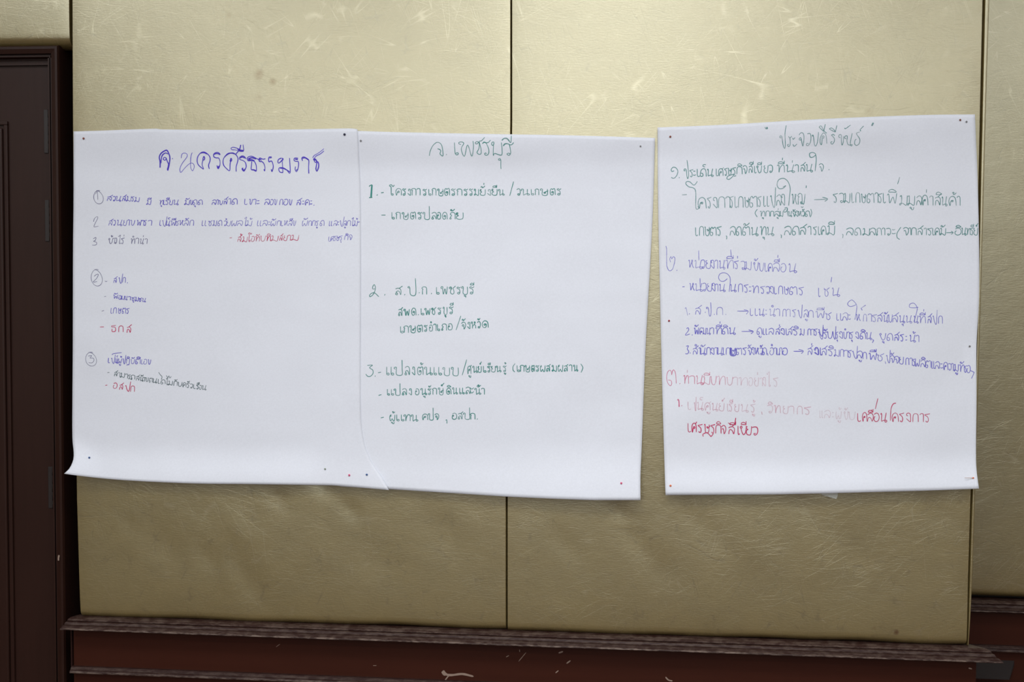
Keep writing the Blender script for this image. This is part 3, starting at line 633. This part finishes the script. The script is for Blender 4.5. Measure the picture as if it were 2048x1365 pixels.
write(1, A, [(340, 860), (910, 865)], 82, "ข้340,400 า405,430 ว430,460 ไ480,515 ร่525,570 ทํ665,725 า735,780 น่805,855 า870,905", 'pencil', 1.2, .66, slant=.1)
write(1, B_, [(255, 835), (1150, 810)], 80, "ส้255,315 ม325,395 โ405,450 อ455,500 ทั510,575 บ585,660 ทิ670,735 ม745,845 ส870,915 ย930,980 า985,1025 ม1040,1145", 'red', 1.3, .62, slant=.12, free='140,776 175,774')
write(1, B_, [(1590, 825), (1920, 800)], 72, "เ1585,1612 ศ1615,1660 ร1662,1692 ษ1700,1745 รุ1750,1785 กิ1820,1868 จ1878,1925", 'blueviolet', 1.15, .6, slant=.14)
C_ = ((160, 530), 7.314)
write(1, C_, [(0, 0), (1, 0)], 90, '', 'pencil', 1.1, .62, free=circ(245, 188, 82, 122)+';205,170 235,145 268,140 245,195 195,250 250,245;365,235 380,245 397,238;355,466 382,460;318,680 352,668', name='numeral')
write(1, C_, [(490, 265), (660, 262)], 78, "ส490,540 ป560,612 ก622,662", 'blueviolet', 1.25, .75, slant=.1, free='690,262')
write(1, C_, [(485, 495), (955, 548)], 58, "พั485,550 อ565,600 ม600,645 น650,690 า700,735 ชุ755,800 ม805,850 ช860,900 น910,960", 'blueviolet', 1.35, .78, slant=.1)
write(1, C_, [(450, 712), (710, 715)], 82, "เ448,472 ก485,530 ษ555,600 ต615,665 ร675,715", 'blueviolet', 1.25, .75, slant=.1)
write(1, C_, [(465, 975), (760, 1003)], 95, "ธ460,522 ก565,632 ส685,755", 'red', 1.4, .8, slant=.02, free='290,910 350,908')
Dd = ((160, 690), 7.314)
write(1, Dd, [(0, 0), (1, 0)], 90, '', 'pencil', 1.1, .6, free=circ(162, 210, 80, 102)+';120,165 172,160 145,195 190,195 205,225 180,262 128,262', name='numeral')
write(1, Dd, [(415, 265), (1025, 290)], 72, "เ410,435 ป450,505 น็515,550 ผู้560,605 ป620,660 ฏิ670,720 บั740,795 ติ810,880 เ895,920 อ930,975 ง985,1030", 'blueviolet', 1.3, .75, slant=.1, free='470,150 490,130 610,115')
write(1, Dd, [(500, 460), (800, 520), (1840, 668)], 66, "ส500,550 า555,580 ม590,650 า660,695 ร705,735 ถ740,800 ส820,875 นั880,925 า930,945 ง950,995 ต1010,1055 น1060,1125 เ1140,1165 ด1180,1245 ไ1255,1280 ม1290,1350 กั1370,1420 บ1430,1490 ค1500,1550 รั1560,1600 ว1605,1645 เ1660,1690 รื1700,1740 อ1745,1775 น1785,1845", 'moss', 1.25, .7, slant=.08, free='400,408 430,405;1150,402 1175,440 1200,468 1190,510;1262,448 1285,480 1300,455 1312,485 1335,465')
write(1, Dd, [(485, 640), (800, 700)], 82, "อ485,540 ส575,635 ป655,730 ก738,795", 'red', 1.45, .75, slant=.08, free='370,595 400,590')
# ---- sheet 2
H2 = ((840, 265), 10.24)
write(2, H2, [(0, 0), (1, 0)], 90, '', 'green', 1.35, .72, quick=False, free=
 "190,480 205,400 250,290 320,215 375,205 430,240 460,330 470,480 410,440 425,385 410,355 360,332;1.7:400,340 410,360;2.2:535,450;705,205 715,400 730,445 755,460 785,440 770,415 730,430;"
 "840,250 800,235 795,210 840,193 890,210 890,240 845,345 910,490 975,255 1060,490 1095,300 1085,175;1150,200 1130,210 1145,235 1180,225 1190,190 1145,190;1190,190 1215,240 1205,330 1170,400 1180,430 1215,450 1250,430 1250,340 1215,190 1260,170 1325,100;"
 "1.8:1280,230 1310,200 1350,212;1350,212 1400,205 1445,155;1350,210 1400,320 1410,400 1390,455 1350,470 1320,440 1345,420 1360,440;1490,270 1465,240 1480,200 1510,200 1510,240 1490,270;1505,230 1500,470 1530,430 1665,465 1680,350 1665,205;"
 "1650,560 1620,570 1605,550 1635,535 1655,570 1655,680 1660,750;2.1:1705,275 1740,235 1790,228;1790,228 1860,255 1900,230 1915,205;1830,245 1850,350 1855,430 1820,470 1780,440 1820,425 1845,440;2.2:1675,165 1720,125 1780,125 1830,178;1820,170 1860,205 1870,60",
 name='heading')
E2, F2 = ((720, 350), 9.752), ((920, 350), 9.752)
K2 = dict(quick=False)
write(2, E2, [(0, 0), (1, 0)], 100, '', 'green', 3.0, .85, free='235,195 228,260 216,438;1.8:175,225 205,205 235,192;2:175,442 240,440;2.2:330,390', name='numeral', label='bold green numeral one')
write(2, E2, [(620, 400), (2000, 402)], 132, "โ580,670 ค700,805 ร832,895 ง930,985 ก1005,1092 า1105,1172 ร1230,1300 เ1340,1388 ก1405,1482 ษ1510,1630 ต1650,1748 ร1785,1860 ก1890,1988", 'green', 1.5, .72, free='410,350 465,342', **K2)
write(2, F2, [(0, 402), (2000, 392)], 125, "ร80,150 ร185,250 ม278,360 ยั่395,492 ง535,595 ยื625,722 น745,865 ว1105,1175 น1190,1355 เ1388,1440 ก1462,1537 ษ1565,1722 ต1760,1858 ร1895,1972", 'green', 1.5, .72, free='1045,130 970,408', **K2)
write(2, E2, [(625, 862), (2010, 868)], 136, "เ622,672 ก700,788 ษ820,950 ต985,1088 ร1130,1205 ป1225,1352 ล1400,1492 อ1510,1572 ด1608,1702 ภั1750,1855 ย1880,2010", 'green', 1.5, .72, free='415,785 500,785', **K2)
G2 = ((720, 550), 7.314)
write(2, G2, [(520, 292), (650, 290), (1660, 278)], 112, "ส520,622 ก905,975 เ1118,1158 พ1185,1278 ช1305,1398 ร1420,1472 บุ1487,1570 รี1605,1668", 'green', 1.45, .72,
 free='220,205 185,205 190,165 210,145 225,180 220,230 190,290 150,320 140,300 170,270 215,265 275,320;2:358,290;2:650,288;720,195 700,185 712,172 728,190 740,290 815,283 810,50;2.2:862,260;2:1040,272', **K2)
write(2, G2, [(565, 600), (1370, 568)], 102, "ส563,628 พ640,722 ด755,820 เ893,935 พ945,1025 ช1045,1112 ร1140,1188 บุ1215,1272 รี1308,1365", 'green', 1.5, .76, free='2:848,582', **K2)
write(2, G2, [(595, 850), (1110, 820), (1875, 768)], 98, "เ592,635 ก640,708 ษ725,818 ต840,915 ร940,985 อํ1015,1062 า1075,1112 เ1132,1168 ภ1193,1265 อ1290,1350 จั1485,1545 ง1570,1608 ห1625,1692 วั1715,1760 ด1788,1876", 'green', 1.5, .76, free='1475,600 1405,808', **K2)
I2, J2 = ((720, 710), 8.904), ((940, 710), 8.533)
write(2, I2, [(475, 362), (1110, 358), (1750, 368), (1990, 330)], 145, "แ475,602 ป608,750 ล800,882 ง925,975 ต้1025,1125 น1145,1290 แ1318,1455 บ1473,1592 บ1625,1748 ศู1915,1985", 'green', 1.45, .72,
 free='130,190 222,185 170,232 225,270 232,330 190,380 140,385 103,345;2:265,378;320,320 375,312;1900,85 1820,365', **K2)
write(2, J2, [(45, 305), (560, 290), (1900, 280)], 108, "น45,130 ย์138,192 เ228,275 รี300,348 ย365,430 น445,532 รู้568,618 เ803,850 ก855,922 ษ935,1025 ต1050,1102 ร1125,1180 ผ1200,1282 ส1305,1375 ม1400,1475 ผ1503,1585 ส1608,1675 า1690,1738 น1765,1842", 'green', 1.5, .76,
 free='770,150 735,200 735,260 765,295;1890,155 1925,220 1895,305', **K2)
write(2, I2, [(490, 720), (1200, 712), (2000, 695)], 115, "แ488,602 ป605,712 ล753,828 ง868,918 อ988,1050 นุ1080,1190 รั1213,1268 ก1290,1365 ษ์1393,1490 ดิ1540,1622 น1645,1738 แ1775,1858 ล1883,1962 ะ1968,2025", 'green', 1.5, .74, free='330,725 382,708', **K2)
write(2, J2, [(80, 678), (250, 682)], 105, "น้80,185 า190,245", 'green', 1.45, .74, free='120,545 150,552 158,530 130,525 120,545', **K2)
write(2, I2, [(530, 1178), (1030, 1185), (1110, 1162), (1950, 1145)], 112, "ผู้530,622 แ655,785 ท780,892 น910,1032 ค1112,1205 ป1215,1302 จ1333,1402 อ1643,1722 ส1748,1838 ป1840,1952", 'green', 1.5, .76, free='370,1125 425,1112;1525,1170 1545,1160 1548,1225', **K2)
write(2, J2, [(0, 1105), (90, 1102)], 105, "ก5,85", 'green', 1.5, .74, free='2:120,1095', **K2)
# ---- sheet 3
H3 = ((1520, 230), 8.192)
write(3, H3, [(0, 0), (1, 0)], 90, '', 'sea', 1.35, .62, free=
 "1.8:80,200 98,228;1.8:102,235 115,200 125,232;350,375 325,370 330,345 355,350 365,400 380,500 405,550 415,480 410,300 430,170;465,350 490,375 520,348;490,375 495,480 470,520 450,490 475,480;535,375 545,400 575,370;540,480 560,515 605,475;"
 "640,395 655,415 680,395;640,395 670,375 700,510 720,400 715,320 690,290 660,300 640,330;775,310 820,305 835,360 825,450 790,500 760,495 770,465 800,475;870,350 855,340 870,330 880,380 890,470 910,510 940,450 960,280;"
 "1035,390 1050,350 1022,350 1015,440 1005,490 985,450 990,370 1030,300 1060,300 1085,350 1095,470;970,200 1000,180 1050,260 1095,300;965,195 1010,240 1050,272;1070,150 1045,270;1170,330 1200,318 1225,340;1170,330 1215,380 1215,440 1180,480 1160,450 1185,435;"
 "1135,225 1180,215 1240,275;1135,230 1200,265 1235,280;1260,170 1235,280;1320,375 1290,360 1300,325 1330,330 1335,440 1345,495 1365,440 1368,350;2:1385,215 1400,228;1400,228 1485,165;1410,390 1385,375 1400,345 1430,350 1425,430 1450,490 1510,488 1495,510 1480,460 1510,300;"
 "1635,280 1580,300 1600,340 1635,400 1625,470 1580,500 1550,470 1560,410 1580,400;1.8:1650,268 1640,240;1640,240 1700,180;2.8:1858,128 1830,180", name='heading')
A3, B3 = ((1330, 310), 6.0235), ((1620, 340), 6.0235)
write(3, A3, [(240, 268), (700, 250), (1000, 220), (1900, 196)], 92, "ร300,340 ะ338,372 เ388,420 ด็425,497 น510,582 เ617,640 ศ645,707 ร718,752 ษ760,808 ร815,855 กิ865,930 จ938,988 สี1010,1065 เ1078,1100 ขี1105,1165 ย1195,1242 ว1248,1296 ที่1350,1440 น่1460,1562 า1565,1606 ส1635,1697 น1700,1778 จ1855,1908", 'sea', 1.45, .72,
 free='110,190 85,200 75,178 95,150 130,155 155,195 140,250 105,282 75,270;168,272;245,190 230,190 235,170 255,180 265,260 275,285 285,230 265,62;800,240 830,240 800,275 770,295 745,285 760,255 800,240;830,258 858,250;1815,0 1822,60 1808,195;1740,5 1755,30 1790,22 1815,-8 1780,-30 1745,-20 1740,5;1972,176')
write(3, A3, [(380, 645), (1000, 632), (1680, 595)], 135, "ค398,497 ร512,560 ง580,628 ก645,722 า728,782 ร782,825 เ842,872 ก885,942 ษ958,1022 ต1020,1112 ร1118,1162 แ1190,1255 ป1268,1332 ล1343,1402 ง1403,1442 ห1528,1592 ญ1600,1688", 'sea', 1.4, .62,
 free='205,482 265,478;390,318 350,365 300,325 262,322 252,350 290,385 345,400 370,450 372,640 410,642 395,620;1420,388 1455,370 1425,400 1375,405 1350,360 1370,300 1430,283 1480,320 1508,400 1500,500 1490,612;1703,368 1700,400;1795,540 1950,535;1895,510 1960,530 1925,560')
write(3, A3, [(1145, 742), (1745, 742)], 65, "ทุ1145,1202 ก1215,1262 ก1270,1312 ลุ่1320,1380 ม1382,1422 น1488,1528 จั1535,1572 ง1575,1602 ห1605,1648 วั1650,1682 ด1688,1745", 'sea', 1.3, .72, free='1112,655 1085,700 1112,748;1455,652 1430,672 1445,692 1475,662 1468,636 1440,642;1470,648 1480,740;1755,652 1768,700 1750,752')
write(3, A3, [(370, 975), (2040, 962)], 108, "เ368,395 ก415,467 ษ478,548 ต545,618 ร628,682 ล783,852 ด858,922 ตั935,1022 น1040,1122 ทุ1145,1218 น1230,1312 ล1438,1522 ด1533,1618 ส1628,1712 า1720,1758 ร1788,1832 เ1848,1870 ค1880,1942 มี1958,2045", 'sea', 1.45, .72, free='735,975 745,985 742,1018;1392,962 1402,970 1400,1002')
write(3, B3, [(280, 395), (880, 398), (1080, 425), (1800, 432)], 118, "ร280,335 ว350,408 ม410,482 เ503,530 ก552,602 ษ618,682 ต688,772 า780,820 ร823,872 เ883,912 พิ930,1045 ม1083,1172 มู1178,1262 ล1283,1348 ค่1350,1422 า1440,1482 สิ1508,1588 น1590,1652 ค้1673,1762 า1770,1808", 'sea', 1.4, .62, free='1080,88 1055,172')
write(3, B3, [(440, 788), (2020, 785)], 88, "ล438,522 ด538,612 ม638,718 ล720,792 ภ798,862 า868,902 ว918,972 ะ985,1032 จ1123,1187 า1190,1215 ก1223,1282 ส1298,1368 า1373,1402 ร1418,1472 เ1478,1500 ค1505,1562 มั1568,1635 อิ1748,1822 น1828,1882 ท1885,1930 รี1932,1972 ย์1975,2022", 'sea', 1.45, .68, free='388,775 398,785 393,822;1095,690 1050,760 1050,815 1082,838;1640,757 1720,755;1700,738 1725,757 1700,778')
C3, E3, F3 = ((1320, 490), 6.4), ((1330, 600), 6.4), ((1630, 600), 6.0235)
write(3, C3, [(0, 0), (1, 0)], 90, '', 'blue', 1.3, .55, free='75,15 85,60 85,200 90,280 120,332 160,310 185,230 190,170 170,152 150,180 140,152 125,180 135,222;212,325', name='numeral')
write(3, C3, [(365, 300), (960, 308), (1300, 340), (1750, 355)], 112, "ห365,432 น445,540 ว530,572 ย590,652 ง652,692 า702,738 น760,832 ที838,942 ร่953,1008 ว1033,1088 ม1088,1168 ขั1198,1258 บ1268,1328 เ1343,1375 ค1383,1442 ลื่1448,1532 อ1548,1612 น1648,1750", 'blue', 1.35, .58, free='495,72 498,200;905,60 912,150')
write(3, C3, [(380, 590), (900, 598), (1200, 620), (1840, 645)], 100, "ห378,442 น450,545 ว543,592 ย608,667 ง668,704 า706,742 น760,835 น900,977 ก1003,1058 ร1078,1132 ะ1138,1168 ท1178,1262 ร1288,1345 ว1353,1405 ง1408,1452 เ1462,1495 ก1518,1572 ษ1588,1652 ต1658,1755 ร1778,1842", 'blue', 1.4, .64, free='285,538 315,535;512,428 515,545;862,433 820,465 775,462 750,420 770,370 830,358 880,390 900,450 885,602')
write(3, ((1560, 490), 5.12), [(395, 532), (610, 520)], 92, "เ395,412 ช453,507 น533,612", 'blue', 1.3, .55, free='530,330 522,385')
write(3, E3, [(390, 190), (1300, 205), (2040, 238)], 95, "ส388,472 ก663,740 แ1093,1188 น1203,1272 ะ1283,1307 นํ1338,1412 า1418,1467 ก1508,1552 า1558,1602 ร1633,1678 ป1698,1757 ลู1778,1832 ก1838,1898 พื1928,2040", 'blue', 1.35, .56,
 free='255,115 270,105 290,202;308,178;512,158;545,115 530,110 535,95 555,110 565,190 580,208 590,150 585,30;628,185;775,185;925,145 1060,145;1010,125 1065,145 1040,185')
write(3, F3, [(130, 240), (480, 258), (1535, 290)], 92, "ช130,200 แ263,332 ล333,397 ะ400,432 ห495,547 ก583,622 า638,682 ร688,747 ส753,822 นั828,882 บ883,932 ส933,1012 นุ1018,1082 น1098,1167 น1193,1245 ที่1250,1332 ส1358,1412 ป1418,1472 ก1488,1537", 'blue', 1.35, .58,
 free='480,242 500,130 500,60 450,4 410,20 393,55 430,82 498,58;555,100 612,63;555,100 570,128;1190,270 1225,150 1230,90 1190,40 1145,52 1138,88 1190,96 1245,90')
write(3, E3, [(375, 442), (900, 440), (2020, 458)], 84, "พั373,432 ฒ443,522 น533,582 า583,622 ที่643,727 ดิ733,807 น823,902 ดู1178,1242 แ1258,1312 ล1328,1392 ส่1418,1482 ง1483,1527 เ1550,1575 ส1578,1637 ริ1638,1712 ม1728,1782 ก1828,1867 า1868,1907 ร1908,1952 ป1963,2025", 'blue', 1.45, .7,
 free='275,370 295,358 302,390 260,452 318,438;345,448;980,405 1125,405;1070,385 1130,405 1100,435')
write(3, F3, [(40, 465), (480, 470), (1250, 512)], 84, "ป38,102 รั103,152 บ148,212 ป208,252 รุ248,280 ง293,332 บํ343,385 า388,415 รุ418,462 ง488,524 ดิ543,612 น618,684 ขุ778,852 ด868,937 ส958,1022 ร1028,1072 ะ1088,1112 น้1143,1212 า1213,1252", 'blue', 1.45, .7, free='692,480 706,490 690,518')
write(3, E3, [(360, 702), (2000, 708)], 92, "สํ358,430 า433,450 นั448,522 ก533,582 ง588,627 า633,667 น668,740 เ745,762 ก783,832 ษ833,907 ต913,982 ร998,1047 จั1058,1107 ง1113,1142 ห1148,1207 วั1213,1252 ด1243,1302 อํ1343,1392 า1393,1427 เ1433,1452 ภ1458,1502 อ1508,1567 ส่1828,1897 ง1908,1967 เ1990,2012", 'blue', 1.45, .7,
 free='270,595 300,590 285,630 305,660 290,690 260,690;318,680;2.6:838,610 838,705 905,705 905,615;2.4:850,615 850,650 860,700;1312,682 1320,715;1645,660 1765,660;1710,635 1770,655 1745,690')
write(3, F3, [(0, 662), (450, 700), (850, 750), (1300, 815), (1870, 885)], 88, "ง0,37 เ62,82 ส83,152 ริ158,227 ม233,292 ก303,347 า348,397 ร398,442 ป448,512 ลู508,572 ก578,622 พื648,742 ช748,832 ป858,907 จั908,955 จ958,1012 ย1018,1067 ก1093,1132 า1138,1172 ร1173,1217 ผ1208,1262 ลิ1273,1332 ต1333,1397 แ1408,1442 ล1448,1502 ะ1508,1542 ค1548,1602 ว1603,1642 า1643,1667 มู1678,1727 ทั1738,1800 ร1802,1830 อ1832,1872", 'blue', 1.45, .68,
 free='845,742 852,772;1870,852 1905,868 1915,880 1885,950')
G3, H4 = ((1320, 730), 6.4), ((1580, 760), 6.827)
write(3, G3, [(0, 0), (1, 0)], 90, '', 'pink', 1.3, .55, free='150,130 145,90 125,70 98,95 85,160 98,230 130,268 150,245 142,205 105,195;150,130 160,80 180,68 200,120 208,240;250,240;2.3:235,445 242,470 245,540;2:222,455 235,440;2:275,522', name='numeral', label='pink numerals')
write(3, G3, [(300, 245), (1510, 282)], 112, "ท่300,367 า373,442 น463,552 มี548,640 บ648,722 ท733,837 บ853,932 า933,992 ท1008,1122 อ1138,1187 ย่1213,1262 า1278,1312 ง1318,1352 ไ1368,1412 ร1453,1515", 'pink', 1.4, .52, fade=lambda x: lerp(1.0, .45, sstep(450, 1100, x)), label='faded pink line')
write(3, G3, [(360, 575), (1930, 642)], 104, "เ358,397 ป438,462 น็478,557 ศู573,652 น668,742 ย์758,822 เ863,890 รี885,932 ย958,1012 น1038,1132 รู้1163,1222 วิ1373,1442 ท1458,1542 ย1578,1642 า1648,1712 ก1758,1822 ร1848,1935", 'pink', 1.4, .3, free='1300,600 1308,640', label='faded pink line')
write(3, H4, [(410, 520), (890, 555)], 110, "แ408,452 ล468,552 ะ573,602 ผู้628,702 ขั738,792 บ798,892", 'pink', 1.3, .2, label='almost vanished pink words')
write(3, H4, [(925, 570), (1910, 580)], 118, "เ923,968 ค988,1052 ลื1058,1137 อ1148,1217 น1238,1322 ค1393,1482 ร1498,1557 ง1588,1647 ก1678,1752 า1772,1822 ร1843,1912", 'red', 1.5, .78, free='1200,255 1165,400;1370,560 1380,400 1410,330 1448,320')
write(3, G3, [(360, 862), (800, 885), (1250, 905)], 112, "เ358,397 ศ408,472 ร488,545 ษ568,645 ร655,705 กิ713,782 จ788,842 สี878,972 เ998,1020 ขี1028,1105 ย1108,1172 ว1178,1252", 'red', 1.7, .85, free='555,920 550,890 600,870 640,905 655,918 682,882;870,742 900,760 950,765 970,680')

# ------------------------------------------------------------------ pins
def lathe_sphere(r, seg=14, rings=9):
    bm = bmesh.new(); bmesh.ops.create_uvsphere(bm, u_segments=seg, v_segments=rings, radius=r); return bm
PINC = {'brown': (.25, .06, .03), 'black': (.02, .02, .05), 'blue': (.05, .12, .30), 'grey': (.22, .22, .22), 'green': (.28, .33, .25), 'pink': (.75, .10, .22), 'orange': (.85, .22, .08), 'red': (.35, .02, .03)}
PM = {k: plain(k+'_pin_head', c, .3) for k, c in PINC.items()}
def pin(u, v, dep, color, label, r=.0021, lean=(0, 0), lie=None):
    p = px(u, v, -dep(u, v)-.0012)
    e = D.objects.new('pin', None); COL.objects.link(e); e.location = p; e.empty_display_size = .004
    bm = lathe_sphere(r)
    for q in bm.verts:
        q.co.y = q.co.y*.8
    me = D.meshes.new('pin_head'); bm.to_mesh(me); bm.free(); me.materials.append(PM[color]); me.polygons.foreach_set('use_smooth', [True]*len(me.polygons))
    h = D.objects.new('pin_head', me); COL.objects.link(h); h.parent = e
    bm = bmesh.new(); bmesh.ops.create_cone(bm, cap_ends=True, segments=8, radius1=.0005, radius2=.0001 if lie is None else .0004, depth=.016 if lie is None else .015)
    me = D.meshes.new('needle'); bm.to_mesh(me); bm.free(); me.materials.append(STEEL)
    n = D.objects.new('needle', me); COL.objects.link(n); n.parent = e
    if lie is None:
        n.rotation_euler = (math.radians(-90), 0, 0); n.location = (0, .0085, 0)
        e.rotation_euler = (lean[0], 0, lean[1])
    else:
        n.rotation_euler = (0, math.radians(-90+lie), 0); n.location = (-.0085, -.0004, 0)
    thing(e, label, 'pin', 'map pins holding the sheets')
pin(167, 277, dep1, 'brown', 'brown pin at the upper left corner of the left sheet', .0022)
pin(689, 269, dep1, 'black', 'near-black pin beside the upper right corner of the left sheet', .0024)
pin(178.5, 916, dep1, 'blue', 'blue-grey pin above the curling lower left corner of the left sheet')
pin(650, 938.5, dep1, 'green', 'dull grey-green pin near the bottom edge, leftmost of three where two sheets overlap', .0019)
pin(698.5, 951, dep1, 'pink', 'pink pin near the bottom where the left and middle sheets overlap')
pin(733.5, 950, dep1, 'blue', 'dark blue pin by the lower right corner flap of the left sheet')
pin(721.5, 281.5, dep2, 'grey', 'small grey pin at the upper left corner of the middle sheet', .0019)
pin(1281, 292.5, dep2, 'grey', 'tiny grey pin at the upper right corner of the middle sheet', .0016)
pin(1242.5, 967, dep2, 'pink', 'pink pin at the lower right corner of the middle sheet')
pin(1340.5, 273.5, dep3, 'brown', 'brown pin at the upper left corner of the right sheet', .002)
pin(1920.5, 240, dep3, 'brown', 'brown pin at the upper right corner of the right sheet, left of a pair', .0019, (0, .5))
pin(1933, 243.5, dep3, 'grey', 'grey pin at the upper right corner of the right sheet, right of a pair', .0018, (0, .5))
pin(1338, 642, dep3, 'red', 'dark red pin on the left edge of the right sheet, halfway down', .0019)
pin(1939.5, 693, dep3, 'grey', 'grey pin on the right edge of the right sheet, below the middle', .0018)
pin(1341, 972, dep3, 'orange', 'orange pin at the lower left corner of the right sheet')
pin(1946.5, 956.5, dep3, 'orange', 'orange pin lying flat with bare needle, lower right corner of the right sheet', .0017, lie=0)

# white scrap showing under the right sheet
q = [(1641, 980), (1676, 980), (1675.5, 992), (1672.5, 998.5), (1660, 995.5), (1643.5, 990.5)]
V = [px(u, v, -.0022-.001*math.sin(u)) for u, v in q]+[px(u, v, -.0014-.001*math.sin(u)) for u, v in q]; n = len(q)
o = mk('tape_scrap', V, [tuple(reversed(range(n))), tuple(range(n, 2*n))]+[(i, (i+1) % n, n+(i+1) % n, n+i) for i in range(n)], SCRAP)
thing(o, 'small white scrap of tape poking out below the right sheet', 'tape')
